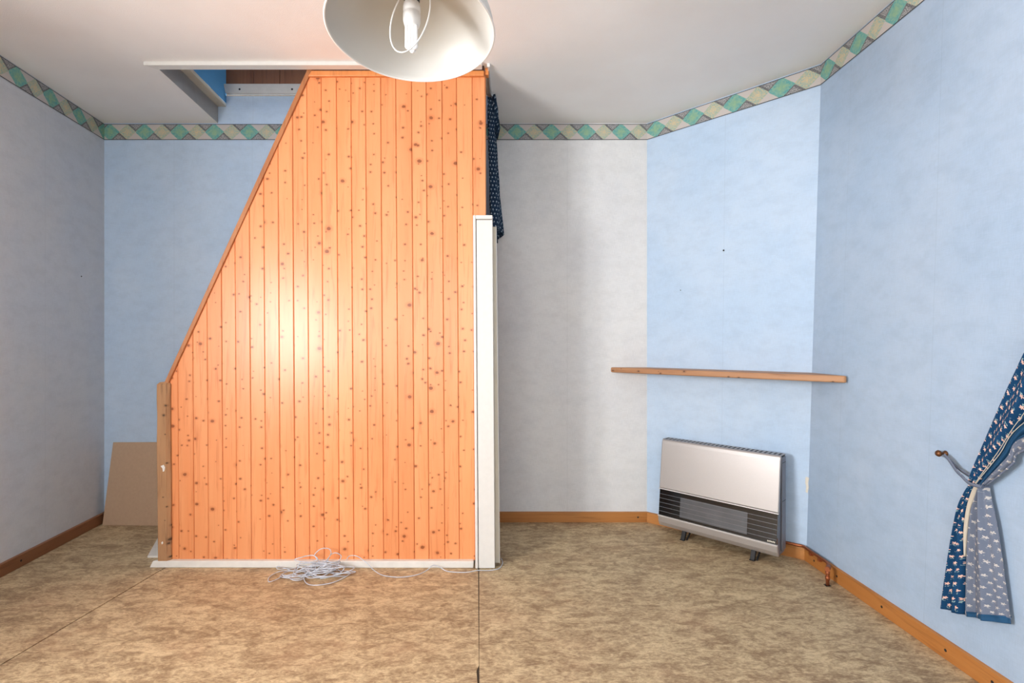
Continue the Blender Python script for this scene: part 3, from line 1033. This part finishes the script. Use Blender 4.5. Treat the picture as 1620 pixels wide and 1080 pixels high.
for z in (.283, .1165):
    front(MB(), 0.0, HW, [z, z + .0045], .007, .012).build('chrome_strip', 'chrome', ht)
# slotted top
tp = MB().box((.002, .068, .583), (HW - .002, .128, .5925)).build('top_grille', 'heater_black', ht)
MB().box((0, .060, .584), (HW, .071, .594)).build('front_lip', 'heater_grey', tp, bevel=.002)
MB().box((0, .122, .584), (HW, .130, .5945)).build('rear_lip', 'heater_grey', tp, bevel=.002)
NF = 28
fin = None
for k in range(NF + 1):
    x = .004 + (HW - .008) * k / NF
    if fin is None:
        fin = MB().hexa([(-.0055, .068, .5925), (.0055, .068, .5925), (.0055, .126, .5925), (-.0055, .126, .5925), (-.0055, .068, .5942), (.0055, .068, .5942), (.0055, .126, .5942), (-.0055, .126, .5942)]).build('vent_fin', 'champagne', tp)
        fin.location.x = x
    else:
        o = fin.copy()
        COL.objects.link(o)
        o.location.x = x
# right side cover with two notch lines
MB().box((HW - .003, .066, .07), (HW + .003, .126, .582)).build('side_panel', 'heater_grey', ht, bevel=.002)
for z in (.55, .34):
    MB().box((HW + .002, .068, z), (HW + .0036, .124, z + .003)).build('side_notch', 'heater_black', ht)
# feet: sloping front strut with a pad
for x in (.165, .575):
    ft = MB().prism([(x - .012, -.004, .002), (x - .012, .010, .002), (x - .012, .040, .056), (x - .012, .018, .056)], (.024, 0, 0)).build('foot', 'heater_black', ht, bevel=.002)
    MB().box((x - .014, -.010, 0), (x + .014, .012, .006)).build('foot_pad', 'heater_black', ft, bevel=.002)
    MB().prism([(x + .016, .010, .002), (x + .016, .020, .002), (x + .016, .09, .056), (x + .016, .078, .056)], (.008, 0, 0)).build('rear_strut', 'heater_black', ft)
# small cream maker's lettering, too small to read
badge = front(MB(), .652, .694, [.1275, .1385], .0022, .0012).build('badge', 'heater_glass', ht)
for k in range(7):
    x = .654 + k * .0057
    front(MB(), x, x + (.0042 if k % 3 else .005), [.1285 + .001 * (k % 2), .1375 - .0012 * ((k + 1) % 3)], .0034, .001).build('letter_stroke', 'cream_paint', badge)

# ------------------------------------------------------------------ copper gas pipe
cp = thing('copper_pipe', 'copper gas pipe along the skirting ending in a riser beside the gas heater', 'pipe', (1.575, 2.52, 0))
PZ = .082
nv = Vector((*nd, 0))
pA = Vector((*Vector(B0).lerp(Vector(C_LO), 0.66), PZ)) + nv * .026
pC = Vector((C_LO[0] - .026, C_LO[1] - .014, PZ))
pE = Vector((1.618, 2.62, PZ))
pR = Vector((1.574, 2.522, PZ))
MB().tube([pA, pA.lerp(pC, .5)] + catmull([pC + (pA - pC).normalized() * .03, pC, pC + (pE - pC).normalized() * .03], 4) + [pE] +
          catmull([pE + (pE - pC).normalized() * .02, pR + Vector((.03, .035, 0)), pR + Vector((.012, .014, 0))], 5), .0078, 10).build('pipe_run', 'copper', cp)
MB().tube([pR + Vector((.02, .024, 0)), pR + Vector((.004, .005, 0)), pR + Vector((-.006, -.006, 0))], .0115, 12).build('elbow', 'copper', cp)
MB().tube([pR, pR + Vector((0, 0, -.03)), (pR.x, pR.y, -.003)], .0082, 12).build('riser', 'copper', cp)
MB().tube([(pR.x, pR.y, .046), (pR.x, pR.y, .030)], .0108, 12).build('collar', 'copper', cp)
MB().tube([(pR.x, pR.y, .068), (pR.x, pR.y, .058)], .0108, 12).build('collar', 'copper', cp)
MB().box((pR.x - .014, pR.y - .012, 0.0), (pR.x + .012, pR.y + .012, .0012)).build('floor_hole', 'heater_black', cp)
for f in (.35, .75):
    c = pC.lerp(pE, f)
    MB().box((c.x - .004, c.y - .008, .058), (c.x + .020, c.y + .008, .078)).build('pipe_clip', 'copper', cp, bevel=.002)

# ------------------------------------------------------------------ hardboard sheet leaning in the corner
hb = [at(162, 831, 3.36), at(262, 833, 3.345), at(262, 699, 3.418), at(179, 699.5, 3.418)]
hb[0].z = hb[1].z = 0.001
tag(MB().prism([hb[0], hb[1] + Vector((.25, 0, 0)), hb[2] + Vector((.25, 0, 0)), hb[3]], (0, .005, 0)).build('hardboard_sheet', 'hardboard', origin='base'),
    'plain brown hardboard sheet leaning on the light blue wall behind the timber post', 'board')

# ------------------------------------------------------------------ tangle of cable on the floor
cbl = thing('cable_tangle', 'tangled pile of thin pale grey cable on the floor before the pine panelling', 'cable', (-1.0, 2.63, 0))
rng = random.Random(11)
pts = []
CX, CY = -0.985, 2.648
for k in range(17):
    a0 = rng.uniform(0, 2 * PI)
    rx, ry = rng.uniform(.035, .13), rng.uniform(.025, .07)
    ox, oy = rng.uniform(-.05, .045), rng.uniform(-.03, .008)
    if k % 5 == 1:
        ox -= .13
        rx *= 1.15
    zb = .004 + .045 * rng.random() * (0.3 if k % 5 == 1 else 1)
    tz = rng.uniform(.005, .045) * (0.4 if k % 5 == 1 else 1)
    nseg = rng.randint(5, 7)
    sgn = 1 if rng.random() < .7 else -1
    for j in range(nseg):
        a = a0 + sgn * 2 * PI * j / 6
        kk = rng.uniform(.55, 1.25)
        pts.append((CX + ox + rx * kk * math.cos(a), min(2.708, CY + oy + ry * kk * math.sin(a)), max(.0035, zb + tz * math.sin(a + k))))
# two loops standing up against the panelling
loops = [
    [(505, 893), (498, 880), (500, 874), (507, 868), (514, 866), (521, 868), (524, 874), (519, 883), (512, 890)],
    [(515, 893), (521, 880), (527, 875), (534, 874), (540, 879), (537, 885), (528, 892)],
    [(468, 886), (478, 881), (488, 878), (497, 878), (503, 884), (490, 889), (476, 888)],
]
for lp in loops:
    for px, py in lp:
        p = at(px, py, 2.700)
        pts.append((p.x, p.y + rng.uniform(-.008, .004), max(.004, p.z)))
# flat loops reaching out to the left
for px, py in ((470, 900), (445, 903), (432, 908), (425, 914), (426, 920), (440, 915), (450, 909), (463, 917), (478, 916), (490, 905), (480, 898), (455, 899), (440, 900), (438, 896), (446, 897), (465, 903), (482, 903), (481, 916), (488, 924), (505, 925), (530, 920), (553, 908), (550, 905), (530, 908)):
    p = on_floor(px, py, .006)
    if p.y > 2.705:
        p = at(px, py, 2.705)
    pts.append(tuple(p))
MB().tube(catmull(pts, 5), .0022, 6).build('coil', 'cable', cbl)
lead = [(548, 886), (553, 879), (566, 880), (581, 891), (592, 902), (607, 910), (633, 912.6), (659, 909), (675, 902), (685, 894), (696, 897), (708.5, 903.5), (737, 905), (755, 902), (773, 902), (789, 899), (795, 890.5), (793, 883)]
lp = []
for px, py in lead:
    p = on_floor(px, py, .0035)
    if p.y > 2.692 and px < 770:
        p = at(px, py, 2.692)
    lp.append(p)
MB().tube(catmull(lp, 6), .0021, 6).build('lead', 'cable', cbl)

# ------------------------------------------------------------------ tied back curtain on the right wall
ct = thing('tied_curtain', 'blue floral curtain tied back to the right wall with its grey reverse showing', 'curtain', (1.63, 1.75, 0.2))


def wallx(y, z):
    w = z / CEIL
    a = Vector(C_LO).lerp(Vector(C_HI), w)
    b = Vector(D_LO).lerp(Vector(D_HI), w)
    return a.x + (b.x - a.x) * (a.y - y) / (a.y - b.y)


def wp_(px, py, off):
    """point 'off' metres in front of the right wall, seen at (px, py)"""
    d = 1.8
    for _ in range(20):
        z = CAMZ + (HOR - py) / FPX * d
        d = (wallx(d, z) - off) * FPX / (px - 810)
    return Vector((d, CAMZ + (HOR - py) / FPX * d))       # (y, z) on the wall


def drape(name, mat, edge_l, edge_r, nfold, amp0, amp1, base, parent, wid, nv=30, nu=60, phase=0.0, n0=0.0, uv0=0.0):
    """cloth between two edge curves [(y, z)], folds of depth amp, base = mean distance from the wall"""
    def samp(c, v):
        f = v * (len(c) - 1)
        i = min(len(c) - 2, int(f))
        return c[i].lerp(c[i + 1], f - i)
    L = catmull([Vector((p.x, p.y, 0)) for p in edge_l], 8)
    Rr = catmull([Vector((p.x, p.y, 0)) for p in edge_r], 8)
    rows, uvs = [], []
    for a in range(nv + 1):
        v = a / nv
        l, r = samp(L, v), samp(Rr, v)
        row, uv = [], []
        for b in range(nu + 1):
            u = b / nu
            p = l.lerp(r, u)
            am = amp0 + (amp1 - amp0) * v
            o = base + am * math.sin(2 * PI * nfold * u + phase + .5 * math.sin(v * 2.3)) + am * .35 * math.sin(2 * PI * nfold * 2.3 * u + 1.3)
            o -= am * 1.2 * (2 * u - 1) ** 6
            row.append((wallx(p.x, p.y) - max(.006, o), p.x, p.y))
            uv.append((uv0 + (p - l).length * 1.25, 0))
        # vertical texture length measured along the left edge
        rows.append(row)
        uvs.append(uv)
    # cumulative length for v
    acc = 0
    for a in range(nv + 1):
        if a:
            acc += (samp(L, a / nv) - samp(L, (a - 1) / nv)).length
        uvs[a] = [(uu, -acc) for uu, _ in uvs[a]]
    o = MB().grid(rows, uvs).build(name, mat, parent, solid=.0016)
    return o


o1 = .045
W = lambda pts, off=o1: [wp_(px, py, off) for px, py in pts]
TL, TR = wp_(1534, 762, o1), wp_(1556, 768, o1)
# upper part, from the tie up to the rail out of the picture
upL = [wp_(1534, 763, o1), wp_(1540, 744, o1), wp_(1563, 690, o1), wp_(1592, 622, o1), wp_(1620, 561, o1)]
dl = upL[-1] - upL[-2]
upL += [upL[-1] + dl * 1.6, upL[-1] + dl * 4.2, Vector((upL[-1].x + dl.x * (2.22 - upL[-1].y) / dl.y, 2.22))]
m1 = [wp_(1548, 766, o1), wp_(1556, 752, o1), wp_(1583, 713, o1), wp_(1620, 655, o1)]
dm = m1[-1] - m1[-2]
m1 += [m1[-1] + dm * 1.5 + Vector((0, .02)), Vector((0.86, 1.72)), Vector((0.72, 2.22))]
m2 = [wp_(1551, 767, o1), wp_(1562, 755, o1), wp_(1593, 722, o1), wp_(1620, 690, o1), Vector((1.35, 1.02)), Vector((0.92, 1.45)), Vector((0.56, 2.22))]
m3 = [wp_(1556, 768, o1), wp_(1572, 757, o1), wp_(1600, 734, o1), wp_(1620, 713, o1), Vector((1.32, 0.97)), Vector((0.78, 1.38)), Vector((0.34, 2.22))]
drape('front_cloth', 'flora_blue', upL, m1, 1.2, .004, .014, .052, ct, .15, 40, 40, 2.2)
drape('folded_cloth', 'blue_cloth', m1, m2, 2.0, .005, .016, .040, ct, .10, 40, 40, 1.0)
drape('reverse_cloth', 'flora_grey', m2, m3, 1.0, .004, .012, .040, ct, .09, 40, 30, 0.4)
# pale piping seen between the folds
for fr, mt in ((.25, 'cream_cloth'), (.55, 'cream_cloth')):
    A = catmull([Vector((p.x, p.y, 0)) for p in m1], 6)
    B = catmull([Vector((p.x, p.y, 0)) for p in m2], 6)
    n = min(len(A), len(B))
    pp = []
    for k in range(n):
        p = A[int(k * (len(A) - 1) / (n - 1))].lerp(B[int(k * (len(B) - 1) / (n - 1))], fr)
        pp.append((wallx(p.x, p.y) - .060, p.x, p.y))
    MB().tube(pp, .0011, 6).build('piping', mt, ct)
# lower part, from the tie to the hem
loL = W([(1534, 763), (1525, 776), (1514, 800), (1507, 832), (1499, 880), (1492, 930), (1488, 962)])
loM = W([(1541, 768), (1535, 782), (1529, 805), (1525, 840), (1526, 880), (1525, 930), (1525, 973)])
loN = W([(1547, 768), (1542, 784), (1534, 806), (1529, 842), (1526.6, 880), (1525.5, 930), (1525.4, 973)])
loR = W([(1555, 768), (1559, 790), (1567, 826), (1574, 868), (1580, 915), (1585, 955), (1588, 985)])
drape('front_tail', 'flora_blue', loL, loM, 1.6, .007, .020, .038, ct, .10, 36, 40, .6)
drape('lining_fold', 'cream_cloth', loM[:5], loN[:5], .5, .002, .003, .045, ct, .02, 30, 8, 0)
rt = drape('reverse_tail', 'flora_grey', loN, loR, 1.6, .010, .013, .042, ct, .15, 36, 50, 1.9)
hemA = W([(1528, 967), (1528, 970), (1528, 975)])
hemB = W([(1587, 975), (1587.5, 980), (1588.5, 987)])
drape('hem_band', 'blue_cloth', hemA, hemB, 1.6, .0135, .0135, .044, ct, .15, 6, 40, 1.9)
# tie band around the gather, hook on the wall
tie = thing('curtain_tieback', 'floral cloth tieback looped from a brown wall hook around the blue curtain', 'tieback', (1.62, 1.9, .75))
hk = wp_(1492, 717, .012)
hx = wallx(hk.x, hk.y)
MB().lathe([(0, 0), (.010, .0), (.011, .004), (.005, .008), (.005, .020), (.011, .024), (.013, .030), (.009, .037), (0, .039)], (hx, hk.x, hk.y), 16, Matrix.Rotation(-PI / 2, 3, 'Y')).build('hook', 'brass', tie)


def band(pts, w, name):
    """flat strap through points (px, py, off)"""
    P = []
    for px, py, off in pts:
        p = wp_(px, py, off)
        P.append(Vector((wallx(p.x, p.y) - off, p.x, p.y)))
    P = catmull(P, 5)
    rows, uvs, acc = [], [], 0
    for k, p in enumerate(P):
        t = (P[min(k + 1, len(P) - 1)] - P[max(0, k - 1)]).normalized()
        s = t.cross(Vector((-1, 0, 0))).normalized()
        acc += (p - P[k - 1]).length if k else 0
        rows.append([p - s * w, p - s * w * .4 + Vector((-.002, 0, 0)), p + s * w * .4 + Vector((-.002, 0, 0)), p + s * w])
        uvs.append([(acc, -w), (acc, -w * .4), (acc, w * .4), (acc, w)])
    MB().grid(rows, uvs).build(name, 'flora_grey', tie, solid=.002)


band([(1494, 719, .03), (1502, 728, .036), (1513, 744, .045), (1522, 753, .058), (1532, 763, .068), (1541, 767, .072), (1551, 769, .068), (1557, 768, .05)], .0055, 'front_strap')
band([(1494, 719, .022), (1505, 730, .022), (1518, 742, .022), (1530, 750, .022), (1540, 756, .02)], .005, 'rear_strap')
# rail the curtain hangs from, above and out of the picture
cr = thing('curtain_pole', 'wooden curtain pole on the right wall carrying the tied back floral curtain', 'curtain pole', (1.6, .7, 2.24))
MB().tube([(1.635, 0.2, 2.235), (1.635, 1.25, 2.235)], .012, 12).build('pole', 'rail_wood', cr)
for y in (.25, 1.2):
    MB().tube([(wallx(y, 2.235) - .002, y, 2.235), (1.635, y, 2.235)], .008, 8).build('bracket', 'brass', cr)
